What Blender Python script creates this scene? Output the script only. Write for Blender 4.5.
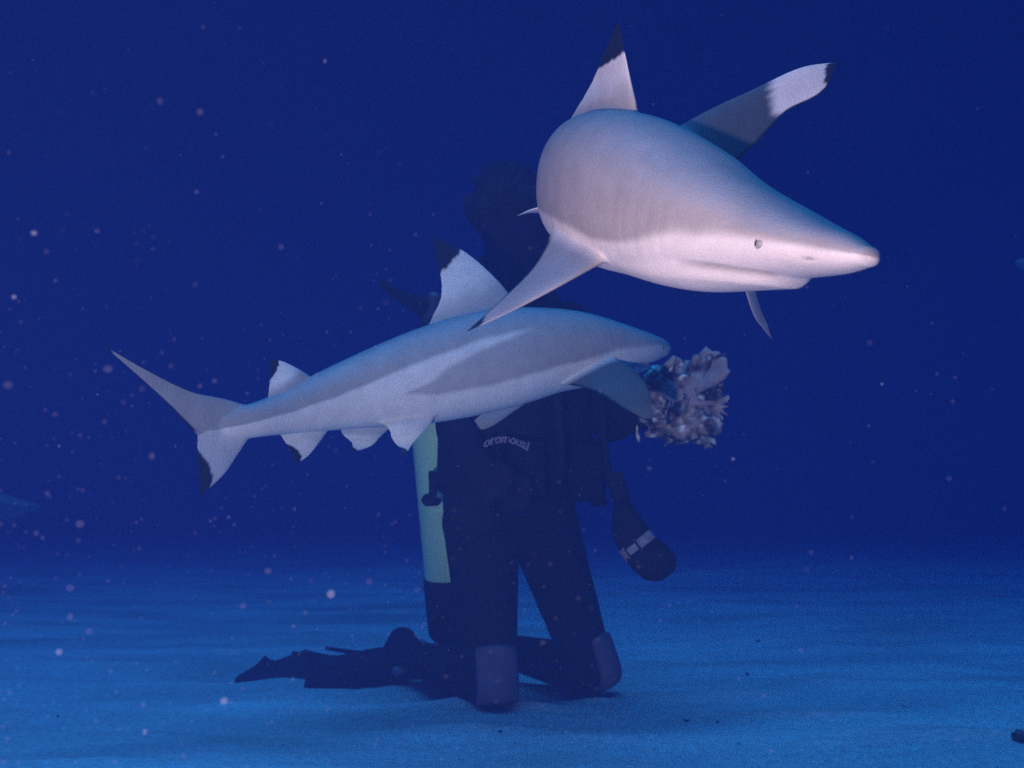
import bpy, bmesh, math, random
import numpy as np
from mathutils import Vector, Matrix, noise
from mathutils.bvhtree import BVHTree
from mathutils.kdtree import KDTree

for o in list(bpy.data.objects):
    bpy.data.objects.remove(o)
random.seed(7)
rng = np.random.default_rng(7)
sc = bpy.context.scene
COL = sc.collection

# ------------------------------------------------------------------ camera
FPX = 1100.0
PITCH = math.radians(8.07)
CAM = Vector((0.0, 0.0, 0.43))
cd = bpy.data.cameras.new('camera')
cd.sensor_fit = 'HORIZONTAL'
cd.sensor_width = 36.0
cd.lens = FPX / 1024.0 * 36.0
cd.clip_start = 0.02
cd.clip_end = 500.0
cam = bpy.data.objects.new('camera', cd)
COL.objects.link(cam)
cam.location = CAM
cam.rotation_euler = (math.pi / 2 + PITCH, 0, 0)
sc.camera = cam
cd.dof.use_dof = True
cd.dof.focus_distance = 1.65
cd.dof.aperture_fstop = 7.0

# ------------------------------------------------------------------ daylight that has come down through the water
SUN_EL, SUN_AZ = math.radians(79), math.radians(200)
world = bpy.data.worlds.new('World')
sc.world = world
world.use_nodes = True
wn, wl = world.node_tree.nodes, world.node_tree.links
wn.clear()
wo = wn.new('ShaderNodeOutputWorld')
bg = wn.new('ShaderNodeBackground')
sky = wn.new('ShaderNodeTexSky')
sky.sky_type = 'NISHITA'
sky.sun_disc = False
sky.sun_elevation = SUN_EL
sky.sun_rotation = SUN_AZ
tint = wn.new('ShaderNodeMix')
tint.data_type = 'RGBA'
tint.blend_type = 'MULTIPLY'
tint.inputs[0].default_value = 1.0
tint.inputs[7].default_value = (0.010, 0.030, 0.38, 1)   # what the water column lets through
wl.new(sky.outputs[0], tint.inputs[6])
wl.new(tint.outputs[2], bg.inputs[0])
bg.inputs[1].default_value = 0.054
wl.new(bg.outputs[0], wo.inputs[0])

sl = bpy.data.lights.new('sun', 'SUN')
sl.energy = 4.6
sl.angle = math.radians(60)
sl.color = (0.05, 0.43, 1.0)
sun = bpy.data.objects.new('sun', sl)
COL.objects.link(sun)
sun.rotation_euler = (math.radians(90) - SUN_EL, 0, math.radians(-20))

# the photographer's flash, held low and left of the lens
st = bpy.data.lights.new('camera_flash', 'SPOT')
st.energy = 760.0
st.color = (1.0, 0.62, 0.56)
st.spot_size = math.radians(56)
st.spot_blend = 0.85
st.shadow_soft_size = 0.05
flash = bpy.data.objects.new('camera_flash', st)
COL.objects.link(flash)
flash.location = (-0.48, -0.50, 0.07)

sc.view_settings.view_transform = 'Standard'
sc.view_settings.look = 'None'
sc.view_settings.exposure = 0.0
sc.view_settings.gamma = 1.0
sc.view_settings.use_curve_mapping = False
sc.cycles.use_denoising = False      # the sampling grain stands in for the grain of the photograph
sc.cycles.sample_clamp_direct = 3.0
sc.cycles.sample_clamp_indirect = 0.8
sc.cycles.max_bounces = 6
sc.cycles.diffuse_bounces = 3
sc.cycles.volume_bounces = 1
sc.cycles.transparent_max_bounces = 12
sc.cycles.caustics_reflective = False
sc.cycles.caustics_refractive = False


# ------------------------------------------------------------------ helpers
CP, SP = math.cos(PITCH), math.sin(PITCH)


def at(px, py, d):
    """A point in the place that lies d metres into the view."""
    x = (px - 512.0) / FPX * d
    y = (384.0 - py) / FPX * d
    return Vector((x, d * CP - y * SP, CAM.z + d * SP + y * CP))


flash.rotation_euler = (at(620, 200, 1.6) - flash.location).to_track_quat('-Z', 'Y').to_euler()


def tag(o, label=None, cat=None, group=None, kind=None):
    for k, v in (('label', label), ('category', cat), ('group', group), ('kind', kind)):
        if v:
            o[k] = v
    return o


def mesh_obj(name, verts, faces, mat=None, parent=None, smooth=True, cols=None):
    me = bpy.data.meshes.new(name)
    me.from_pydata([tuple(v) for v in verts], [], [tuple(f) for f in faces])
    me.update()
    if smooth:
        me.polygons.foreach_set('use_smooth', [True] * len(me.polygons))
    if cols is not None:
        a = me.color_attributes.new('pigment', 'FLOAT_COLOR', 'POINT')
        c = np.ones((len(verts), 4), dtype=np.float32)
        c[:, :3] = cols
        a.data.foreach_set('color', c.ravel())
    if mat:
        me.materials.append(mat)
    o = bpy.data.objects.new(name, me)
    COL.objects.link(o)
    if parent:
        o.parent = parent
        o.matrix_parent_inverse = Matrix.Translation(-parent.location)
    return o


def empty(name, loc):
    o = bpy.data.objects.new(name, None)
    o.empty_display_size = 0.05
    COL.objects.link(o)
    o.location = loc
    return o


def material(name, color=(0.5, 0.5, 0.5), rough=0.6, spec=0.2, var=0.15, vscale=20.0, bump=0.0, bscale=80.0,
             attr=False, metallic=0.0, transp=0.0):
    m = bpy.data.materials.new(name)
    m.use_nodes = True
    n, l = m.node_tree.nodes, m.node_tree.links
    b = n['Principled BSDF']
    b.inputs['Roughness'].default_value = rough
    b.inputs['Specular IOR Level'].default_value = spec
    b.inputs['Metallic'].default_value = metallic
    tc = n.new('ShaderNodeTexCoord')
    nz = n.new('ShaderNodeTexNoise')
    nz.inputs['Scale'].default_value = vscale
    nz.inputs['Detail'].default_value = 5.0
    l.new(tc.outputs['Object'], nz.inputs['Vector'])
    mr = n.new('ShaderNodeMapRange')
    mr.inputs[1].default_value, mr.inputs[2].default_value = 0.25, 0.75
    mr.inputs[3].default_value, mr.inputs[4].default_value = 1.0 - var, 1.0 + var
    l.new(nz.outputs[0], mr.inputs[0])
    mx = n.new('ShaderNodeMix')
    mx.data_type = 'RGBA'
    mx.blend_type = 'MULTIPLY'
    mx.inputs[0].default_value = 1.0
    if attr:
        at_ = n.new('ShaderNodeVertexColor')
        at_.layer_name = 'pigment'
        l.new(at_.outputs[0], mx.inputs[6])
    else:
        mx.inputs[6].default_value = (*color, 1)
    l.new(mr.outputs[0], mx.inputs[7])
    l.new(mx.outputs[2], b.inputs['Base Color'])
    if bump:
        n2 = n.new('ShaderNodeTexNoise')
        n2.inputs['Scale'].default_value = bscale
        n2.inputs['Detail'].default_value = 6.0
        l.new(tc.outputs['Object'], n2.inputs['Vector'])
        bp = n.new('ShaderNodeBump')
        bp.inputs['Strength'].default_value = 1.0
        bp.inputs['Distance'].default_value = bump
        l.new(n2.outputs[0], bp.inputs['Height'])
        l.new(bp.outputs[0], b.inputs['Normal'])
    if transp:
        tr = n.new('ShaderNodeBsdfTransparent')
        ms = n.new('ShaderNodeMixShader')
        ms.inputs[0].default_value = 1 - transp
        l.new(tr.outputs[0], ms.inputs[1])
        l.new(b.outputs[0], ms.inputs[2])
        l.new(ms.outputs[0], n['Material Output'].inputs[0])
    return m


def spline(ts, pts, t):
    """Natural-looking C1 interpolation (Catmull-Rom with uneven knots), linear beyond the ends."""
    ts = np.asarray(ts, float)
    pts = np.asarray(pts, float)
    if pts.ndim == 1:
        pts = pts[:, None]
    t = np.atleast_1d(np.asarray(t, float))
    m = np.zeros_like(pts)
    h = np.diff(ts)
    d = np.diff(pts, axis=0) / h[:, None]
    m[0], m[-1] = d[0], d[-1]
    for i in range(1, len(ts) - 1):
        m[i] = (d[i - 1] * h[i] + d[i] * h[i - 1]) / (h[i] + h[i - 1])
    k = np.clip(np.searchsorted(ts, t) - 1, 0, len(ts) - 2)
    hh = h[k]
    u = (t - ts[k]) / hh
    lo, hi = u < 0, u > 1
    uc = np.clip(u, 0, 1)[:, None]
    H = hh[:, None]
    r = ((2 * uc**3 - 3 * uc**2 + 1) * pts[k] + (uc**3 - 2 * uc**2 + uc) * H * m[k]
         + (-2 * uc**3 + 3 * uc**2) * pts[k + 1] + (uc**3 - uc**2) * H * m[k + 1])
    r[lo] = pts[0] + (t[lo] - ts[0])[:, None] * m[0]
    r[hi] = pts[-1] + (t[hi] - ts[-1])[:, None] * m[-1]
    return r


def sstep(a, b, x):
    t = np.clip((np.asarray(x, float) - a) / (b - a), 0, 1)
    return t * t * (3 - 2 * t)


def tube(path, radii, n=10, closed_ends=True):
    """Verts and faces of a round tube along a list of points."""
    P = [Vector(p) for p in path]
    R = radii if hasattr(radii, '__len__') else [radii] * len(P)
    V, F = [], []
    up = Vector((0.13, 0.2, 1)).normalized()
    for i, p in enumerate(P):
        t = (P[min(i + 1, len(P) - 1)] - P[max(i - 1, 0)]).normalized()
        a = up - t * up.dot(t)
        if a.length < 1e-3:
            a = Vector((1, 0, 0)) - t * t.x
        a.normalize()
        up = a
        b = t.cross(a)
        for k in range(n):
            w = 2 * math.pi * k / n
            V.append(p + (a * math.cos(w) + b * math.sin(w)) * R[i])
    for i in range(len(P) - 1):
        for k in range(n):
            k2 = (k + 1) % n
            F.append((i * n + k, i * n + k2, (i + 1) * n + k2, (i + 1) * n + k))
    if closed_ends:
        F.append(tuple(range(n))[::-1])
        F.append(tuple((len(P) - 1) * n + k for k in range(n)))
    return V, F


def smooth_path(pts, n):
    ts = np.linspace(0, 1, len(pts))
    return [Vector(p) for p in spline(ts, [tuple(p) for p in pts], np.linspace(0, 1, n))]


def lathe(axis_pts, prof, n=28, origin=None, axis=None):
    """Surface of revolution: prof is a list of (distance along axis, radius)."""
    axis = axis.normalized()
    a = axis.orthogonal().normalized()
    b = axis.cross(a)
    V, F = [], []
    for (z, r) in prof:
        for k in range(n):
            w = 2 * math.pi * k / n
            V.append(origin + axis * z + (a * math.cos(w) + b * math.sin(w)) * r)
    for i in range(len(prof) - 1):
        for k in range(n):
            k2 = (k + 1) % n
            F.append((i * n + k, i * n + k2, (i + 1) * n + k2, (i + 1) * n + k))
    F.append(tuple(range(n))[::-1])
    F.append(tuple((len(prof) - 1) * n + k for k in range(n)))
    return V, F


def merge(*parts):
    V, F = [], []
    for v, f in parts:
        o = len(V)
        V += list(v)
        F += [tuple(i + o for i in q) for q in f]
    return V, F


def box(center, ax, ay, az, r=0.25):
    """A chamfered box with half-extent vectors ax, ay, az."""
    bm = bmesh.new()
    bmesh.ops.create_cube(bm, size=2.0)
    M = Matrix((ax, ay, az)).transposed().to_4x4()
    M.translation = center
    bm.transform(M)
    off = r * min(ax.length, ay.length, az.length)
    bmesh.ops.bevel(bm, geom=list(bm.edges), offset=off, segments=2, profile=0.5, affect='EDGES')
    bmesh.ops.recalc_face_normals(bm, faces=list(bm.faces))
    V = [v.co.copy() for v in bm.verts]
    bm.verts.index_update()
    F = [tuple(v.index for v in f.verts) for f in bm.faces]
    bm.free()
    return V, F


# ------------------------------------------------------------------ materials
M_skin = material('shark_skin', attr=True, rough=0.55, spec=0.25, var=0.10, vscale=30, bump=0.0008, bscale=260)
M_eye = material('shark_eye', (0.24, 0.225, 0.22), 0.35, 0.3, 0.1)
M_pupil = material('pupil', (0.01, 0.01, 0.012), 0.2, 0.5, 0.0)
M_suit = material('neoprene', attr=True, rough=0.9, spec=0.02, var=0.3, vscale=14, bump=0.003, bscale=30)
M_vest = material('vest_fabric', (0.012, 0.011, 0.016), 0.85, 0.03, 0.3, 25, 0.003, 60)
M_pad = material('knee_pad_rubber', (0.105, 0.11, 0.15), 0.7, 0.2, 0.25, 25, 0.002, 60)
M_rub = material('black_rubber', (0.010, 0.010, 0.013), 0.7, 0.06, 0.3, 40)
M_metal = material('dull_metal', (0.06, 0.06, 0.07), 0.4, 0.4, 0.2, 30, metallic=0.3)
M_tank = material('painted_tank', (0.52, 0.86, 0.46), 0.45, 0.3, 0.08, 9)
M_fin = material('swim_fin_rubber', (0.026, 0.014, 0.024), 0.75, 0.05, 0.5, 15, 0.002, 40)
M_hair = material('dark_hair', (0.014, 0.015, 0.016), 0.8, 0.05, 0.4, 60)
M_glass = material('mask_glass', (0.03, 0.05, 0.06), 0.1, 0.6, 0.0)
M_print = material('pale_print', (0.30, 0.26, 0.36), 0.7, 0.1, 0.5, 120)
M_band = material('grey_band', (0.25, 0.23, 0.27), 0.6, 0.2, 0.3, 80)
M_bait = material('bait_flesh', attr=True, rough=0.5, spec=0.3, var=0.35, vscale=45, bump=0.004, bscale=70)
M_glove = material('glove_mesh', (0.30, 0.28, 0.30), 0.5, 0.4, 0.45, 90, 0.002, 250)
M_weed = material('weed_scrap', (0.035, 0.032, 0.020), 0.8, 0.1, 0.5, 90)
M_stone = material('stone', (0.10, 0.10, 0.09), 0.8, 0.1, 0.4, 40, 0.004, 50)
M_speck = material('drifting_speck', (0.60, 0.68, 0.80), 0.8, 0.0, 0.0, transp=0.955)
M_faint = material('faint_speck', (0.62, 0.60, 0.78), 0.8, 0.0, 0.0, transp=0.986)

# ------------------------------------------------------------------ seabed
m = bpy.data.materials.new('sand')
m.use_nodes = True
n, l = m.node_tree.nodes, m.node_tree.links
b = n['Principled BSDF']
b.inputs['Roughness'].default_value = 0.9
b.inputs['Specular IOR Level'].default_value = 0.05
tc = n.new('ShaderNodeTexCoord')
nA = n.new('ShaderNodeTexNoise'); nA.inputs['Scale'].default_value = 1.4; nA.inputs['Detail'].default_value = 6
nB = n.new('ShaderNodeTexNoise'); nB.inputs['Scale'].default_value = 60; nB.inputs['Detail'].default_value = 8
nC = n.new('ShaderNodeTexVoronoi'); nC.inputs['Scale'].default_value = 38
mp_ = n.new('ShaderNodeMapping')
mp_.inputs['Scale'].default_value = (0.7, 2.4, 1.0)
l.new(tc.outputs['Object'], mp_.inputs['Vector'])
l.new(mp_.outputs[0], nA.inputs['Vector'])
for q in (nB, nC):
    l.new(tc.outputs['Object'], q.inputs['Vector'])
r1 = n.new('ShaderNodeValToRGB')
r1.color_ramp.elements[0].position, r1.color_ramp.elements[1].position = 0.3, 0.72
r1.color_ramp.elements[0].color = (0.47, 0.44, 0.39, 1)
r1.color_ramp.elements[1].color = (0.88, 0.85, 0.78, 1)
l.new(nA.outputs[0], r1.inputs[0])
r2 = n.new('ShaderNodeMapRange')
r2.inputs[1].default_value, r2.inputs[2].default_value = 0.3, 0.7
r2.inputs[3].default_value, r2.inputs[4].default_value = 0.84, 1.1
l.new(nB.outputs[0], r2.inputs[0])
r3 = n.new('ShaderNodeMapRange')
r3.inputs[1].default_value, r3.inputs[2].default_value = 0.04, 0.16
r3.inputs[3].default_value, r3.inputs[4].default_value = 0.70, 1.0
l.new(nC.outputs[0], r3.inputs[0])
mm = n.new('ShaderNodeMath'); mm.operation = 'MULTIPLY'
l.new(r2.outputs[0], mm.inputs[0]); l.new(r3.outputs[0], mm.inputs[1])
mx = n.new('ShaderNodeMix'); mx.data_type = 'RGBA'; mx.blend_type = 'MULTIPLY'; mx.inputs[0].default_value = 1
l.new(r1.outputs[0], mx.inputs[6]); l.new(mm.outputs[0], mx.inputs[7])
l.new(mx.outputs[2], b.inputs['Base Color'])
bp = n.new('ShaderNodeBump'); bp.inputs['Distance'].default_value = 0.022
l.new(nB.outputs[0], bp.inputs['Height']); l.new(bp.outputs[0], b.inputs['Normal'])
M_sand = m


def ground_z(x, y):
    q = noise.fractal(Vector((x * 0.55, y * 0.9, 0.3)), 1.0, 2.0, 4) * 0.035
    q += noise.noise(Vector((x * 1.7, y * 5.0, 4.0))) * 0.010
    wob = noise.noise(Vector((x * 0.8, y * 0.8, 9.0)))
    q += 0.020 * math.sin(y * 17 + 2.2 * wob + x * 2.0) * (0.5 + 0.5 * noise.noise(Vector((x, y, 2.0))))
    q += noise.noise(Vector((x * 4, y * 13, 1.0))) * 0.012 + noise.noise(Vector((x * 17, y * 25, 5.0))) * 0.003
    q += 0.035 * math.exp(-((x - 0.9) / 0.9) ** 2 - ((y - 2.35) / 0.16) ** 2)    # low drift to the right
    q += 0.015 * math.exp(-((x + 0.1) / 0.35) ** 2 - ((y - 2.45) / 0.12) ** 2)
    for kx, ky, kr, kh in ((-.05, 2.70, .09, .016), (.205, 2.92, .09, .016), (-.45, 3.10, .22, .010)):       # sand pushed up by knees and fins
        rr_ = math.hypot(x - kx, y - ky)
        q += kh * math.exp(-((rr_ - kr) / .055) ** 2) * (.7 + .5 * noise.noise(Vector((x * 7, y * 7, 8))))
    q += 0.028 * max(0.0, y - 3.3)      # the bottom climbs gently into the distance
    return q + 0.020


def axis_coords(a, b_, fine0, fine1, nf, nc):
    lo = fine0 - (np.linspace(1, 0, nc, endpoint=False) ** 2.2) * (fine0 - a)
    hi = fine1 + (np.linspace(0, 1, nc + 1)[1:] ** 2.2) * (b_ - fine1)
    return np.concatenate([lo, np.linspace(fine0, fine1, nf), hi])


xs = axis_coords(-13.5, 13.5, -2.2, 2.2, 210, 60)
ys = axis_coords(-3.5, 23.5, 1.5, 4.6, 210, 60)
V = [(x, y, ground_z(x, y)) for y in ys for x in xs]
nx = len(xs)
F = [(j * nx + i, j * nx + i + 1, (j + 1) * nx + i + 1, (j + 1) * nx + i) for j in range(len(ys) - 1) for i in range(nx - 1)]
seabed = mesh_obj('seabed', V, F, M_sand)
tag(seabed, 'rippled pale sand seabed', None, None, 'structure')

# ------------------------------------------------------------------ sharks
ST = np.array([  # s, top, bottom, half width  (fractions of total length)
    (0.000, 0.0015, 0.0015, 0.003), (0.004, 0.0060, 0.0055, 0.0105), (0.012, 0.0088, 0.0080, 0.0165), (0.03, 0.0150, 0.0130, 0.0285),
    (0.055, 0.0205, 0.0190, 0.044), (0.08, 0.0265, 0.026, 0.054), (0.11, 0.0340, 0.034, 0.062), (0.15, 0.0440, 0.045, 0.068),
    (0.20, 0.0570, 0.055, 0.072), (0.25, 0.0665, 0.062, 0.073), (0.30, 0.073, 0.068, 0.072), (0.36, 0.074, 0.070, 0.068),
    (0.43, 0.069, 0.067, 0.061), (0.50, 0.059, 0.058, 0.051), (0.58, 0.045, 0.045, 0.038), (0.66, 0.032, 0.033, 0.027),
    (0.72, 0.024, 0.025, 0.020), (0.765, 0.020, 0.021, 0.017), (0.80, 0.019, 0.018, 0.011), (0.83, 0.013, 0.010, 0.005)])

DARK = np.array((0.305, 0.282, 0.275))
MIDG = np.array((0.30, 0.28, 0.28))
PALE = np.array((0.60, 0.565, 0.555))
BLACK = np.array((0.010, 0.010, 0.012))
WHITE = np.array((0.68, 0.66, 0.66))


def lerp3(a, b_, t):
    return a * (1 - t)[..., None] + b_ * t[..., None]


def body_pigment(s, v, wob, rise=0.0):
    wob = wob - rise * sstep(.22, .32, s) * -1 * sstep(.1, -.2, v)
    ip = lambda xs_, ys_: np.interp(s, xs_, ys_)
    top = ip([0, .06, .10, .15, .2, .25, .3, .4, .5, .62, .75, .85], [.15, .12, .08, -.05, -.22, -.30, .40, .36, .28, .12, 0.0, -.1])
    top = np.where((s > .25) & (s < .3), .38, top)
    bot = ip([0, .06, .10, .15, .2, .25, .35, .4, .45, .5, .53], [.15, .12, .08, -.05, -.22, -.32, -.42, -.44, -.42, -.30, -.24])
    stt = ip([.2, .25, .32, .35, .4, .45, .5, .53], [.9, .6, .34, .26, .16, .02, -.18, -.26])
    e = 0.055 + 0.10 * sstep(.24, .14, s)
    back = sstep(-e, e, v + wob - top)
    back = np.where(s < .25, 0, back)
    stt = stt + (0.35 * sstep(.58, .50, s) if rise else 0.0)
    stripe = sstep(-e, e, v + wob - bot) * sstep(-e, e, stt - v - wob)
    stripe = np.where(s > .55, 0, stripe)
    headd = np.where(s < .25, sstep(-e, e, v + wob - bot), 0)
    d = np.clip(back + headd, 0, 1)
    one = s.shape + (3,)
    grey = lerp3(np.broadcast_to(DARK, one), np.broadcast_to(MIDG, one), sstep(.25, .4, s))
    c = lerp3(np.broadcast_to(PALE, one), grey, np.clip(stripe, 0, 1) * (1 - .15 * sstep(.25, .4, s)))
    c = lerp3(c, np.broadcast_to(DARK, one), d)
    return c


class Shark:
    def __init__(self, L, knots, pts, ups, hs=1.0, rise=0.0, gain=(1, 1, 1)):
        self.gain = gain
        self.L, self.hs, self.rise = L, hs, rise
        self.k, self.p = knots, [tuple(q) for q in pts]
        self.uk, self.u = [q[0] for q in ups], [q[1] for q in ups]

    def frame(self, s):
        s = np.atleast_1d(np.asarray(s, float))
        P = spline(self.k, self.p, s)
        e = 0.004
        T = spline(self.k, self.p, s + e) - spline(self.k, self.p, s - e)
        T /= np.linalg.norm(T, axis=1)[:, None]
        U = spline(self.uk, self.u, np.clip(s, self.uk[0], self.uk[-1]))
        U = U - T * (U * T).sum(1)[:, None]
        U /= np.linalg.norm(U, axis=1)[:, None]
        Lf = np.cross(U, -T)
        return P, T, U, Lf

    def pt(self, s, u, l):
        """Point in the shark's own axes: s along, u up, l to its left (all in total lengths)."""
        P, T, U, Lf = self.frame(s)
        return Vector(P[0] + U[0] * u * self.L * self.hs + Lf[0] * l * self.L)

    def body(self, ns=300, nt=96):
        q = np.linspace(0, 1, ns)
        S = 0.83 * (0.45 * q ** 2.0 + 0.55 * q)
        prof = spline(ST[:, 0], ST[:, 1:], S)
        P, T, U, Lf = self.frame(S)
        th = np.linspace(0, 2 * np.pi, nt, endpoint=False)
        ct, sn = np.cos(th), np.sin(th)
        s2 = np.repeat(S[:, None], nt, 1)
        v2 = np.repeat(ct[None], ns, 0)
        x2 = np.repeat(sn[None], ns, 0)
        # fuller than an ellipse, flatter snout
        p_ = 0.88
        cx = np.sign(x2) * np.abs(x2) ** p_
        cy = np.sign(v2) * np.abs(v2) ** p_
        hgt = np.where(v2 > 0, prof[:, 0:1], prof[:, 1:2]) * self.hs
        X = cx * prof[:, 2:3]
        Y = cy * hgt
        # lower jaw: a rounded shelf set back under the snout
        vm = -1.0 + 0.42 * np.sqrt(np.clip((s2 - 0.072) / 0.078, 0, 1))      # the mouth sweeps back from under the snout
        under = sstep(0.05, -0.13, v2 - vm)
        jaw = 0.0080 * sstep(0.070, 0.080, s2) * sstep(0.25, 0.14, s2)
        Y = Y - jaw * under
        crease = np.exp(-((v2 - vm) / 0.032) ** 2) * sstep(0.070, 0.078, s2) * sstep(0.160, 0.130, s2)
        # gill slits
        gill = np.zeros_like(s2)
        for i, g in enumerate((0.168, 0.180, 0.192, 0.204, 0.215)):
            gg = g + 0.006 * v2
            w = sstep(-0.62, -0.45, v2) * sstep(0.42, 0.25, v2)
            gill += np.exp(-((s2 - gg) / 0.0022) ** 2) * w - 0.5 * np.exp(-((s2 - gg + 0.0048) / 0.0035) ** 2) * w
        nost = np.exp(-((s2 - 0.041) / 0.0028) ** 2 - ((v2 + 0.42) / 0.09) ** 2)
        brow = np.exp(-((s2 - 0.078) / 0.016) ** 2 - ((v2 - 0.20) / 0.13) ** 2)
        dent = 1 - 0.003 * gill - 0.05 * crease - 0.08 * nost + 0.02 * brow
        X, Y = X * dent, Y * dent
        W = (P[:, None, :] + U[:, None, :] * (Y * self.L)[..., None] + Lf[:, None, :] * (X * self.L)[..., None])
        wob = np.zeros_like(s2)
        for i in range(0, ns):
            for j in range(nt):
                wob[i, j] = noise.noise(Vector((s2[i, j] * 26, v2[i, j] * 1.5, x2[i, j] * 1.5 + self.L * 3))) * 0.045
        c = body_pigment(s2, v2, wob, self.rise)
        shade = np.clip(0.50 * np.clip(crease, 0, 1) + 0.05 * np.clip(gill, 0, 1) + 0.45 * nost, 0, 0.9)
        c = c * (1 - shade)[..., None]                       # shade painted into mouth line, gill slits and nostril
        V = W.reshape(-1, 3)
        Fc = []
        for i in range(ns - 1):
            for j in range(nt):
                j2 = (j + 1) % nt
                Fc.append((i * nt + j, i * nt + j2, (i + 1) * nt + j2, (i + 1) * nt + j))
        Fc.append(tuple(range(nt))[::-1])
        Fc.append(tuple((ns - 1) * nt + j for j in range(nt)))
        return V, Fc, c.reshape(-1, 3) * np.array(self.gain)

    def fin(self, LE, TE, th, pig, nr=90, nc=26, sink=0.03, flare=0.012, cut=1.0):
        """LE / TE: lists of points from root to tip.  pig(t, c, wob) -> colour; t span 0..1, c chord 0 (front)..1."""
        q = np.linspace(0, 1, nr)
        t = 1 - (1 - q) ** 1.5
        le = spline(np.linspace(0, 1, len(LE)), [tuple(p) for p in LE], t)
        te = spline(np.linspace(0, 1, len(TE)), [tuple(p) for p in TE], t)
        mid = 0.5 * (le + te)
        span0 = mid[2] - mid[0]
        span0 /= np.linalg.norm(span0)
        # rows that run on into the body
        sk = np.array([sink, sink * 0.5])
        le = np.concatenate([le[0] - span0 * sk[:, None], le])
        te = np.concatenate([te[0] - span0 * sk[:, None], te])
        tt = np.concatenate([[0, 0], t])
        dist = np.concatenate([[0, 0], np.linalg.norm(mid - mid[0], axis=1)])
        N = len(tt)
        cc = 0.5 - 0.5 * np.cos(np.linspace(0, np.pi, nc))
        airfoil = 1.9 * (np.sqrt(cc + 1e-6) * (1 - cc)) * (1 - 0.25 * cc) + 0.05 * (1 - cc) + 0.035 * np.sin(np.pi * np.clip(cc, 0, 1))
        airfoil[0] = 0
        airfoil[-1] = 0
        nrm = np.zeros((N, 3))
        for i in range(N):
            a = max(i - 1, 0)
            b_ = min(i + 1, N - 1)
            sp_ = 0.5 * (le[b_] + te[b_]) - 0.5 * (le[a] + te[a])
            ch = te[i] - le[i]
            if np.linalg.norm(ch) < 1e-5:
                ch = te[i - 2] - le[i - 2]
            k = np.cross(ch, sp_)
            nrm[i] = k / (np.linalg.norm(k) + 1e-12)
        V, C = [], []
        chord0 = np.linalg.norm(te[2] - le[2])
        ring = list(range(nc)) + list(range(nc - 2, 0, -1))
        sgn = [1] * nc + [-1] * (nc - 2)
        ts, cs = [], []
        for i in range(N):
            chl = np.linalg.norm(te[i] - le[i])
            thick = th * (0.22 + 0.78 * (1 - tt[i])) * min(1, (chl / chord0) ** 0.6 + 0.05) + flare * math.exp(-dist[i] / 0.022)
            for k, g in zip(ring, sgn):
                p = le[i] + (te[i] - le[i]) * cc[k] + nrm[i] * g * airfoil[k] * thick * 0.5
                # slightly ragged rear edge
                if cc[k] > 0.8 and 0.1 < tt[i] < 0.98:
                    p = p + (te[i] - le[i]) * (noise.noise(Vector((tt[i] * 22, th * 900, self.L))) * 0.009 * (cc[k] - 0.8) / 0.2)
                V.append(p)
                ts.append(tt[i]); cs.append(cc[k])
        R = len(ring)
        Fc = []
        for i in range(N - 1):
            for j in range(R):
                j2 = (j + 1) % R
                Fc.append((i * R + j, i * R + j2, (i + 1) * R + j2, (i + 1) * R + j))
        Fc.append(tuple(range(R))[::-1])
        Fc.append(tuple((N - 1) * R + j for j in range(R)))
        wob = np.array([noise.noise(Vector((c * 7, t_ * 3, th * 300 + self.L))) for t_, c in zip(ts, cs)])
        col = pig(np.array(ts), np.array(cs), wob) * np.array(self.gain)
        return V, Fc, col


def pig_fin(base, t_white0, t_white1, t_black, rear=0.0, slope=0.12, white=WHITE):
    def f(t, c, w):
        x = t + slope * (c - 0.5) + w * 0.03
        col = np.broadcast_to(base, t.shape + (3,)).astype(float)
        col = lerp3(col, np.broadcast_to(white, t.shape + (3,)), sstep(t_white0, t_white1, x))
        col = lerp3(col, np.broadcast_to(BLACK, t.shape + (3,)), sstep(t_black - 0.02, t_black + 0.02, x))
        if rear:
            col = lerp3(col, np.broadcast_to(BLACK, t.shape + (3,)), sstep(1 - rear - 0.02, 1 - rear + 0.02, c + w * 0.02) * sstep(0.02, 0.1, t))
        return col
    return f


def spread_points(pts, n):
    return [Vector(p) for p in spline(np.linspace(0, 1, len(pts)), [tuple(p) for p in pts], np.linspace(0, 1, n))]


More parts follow.
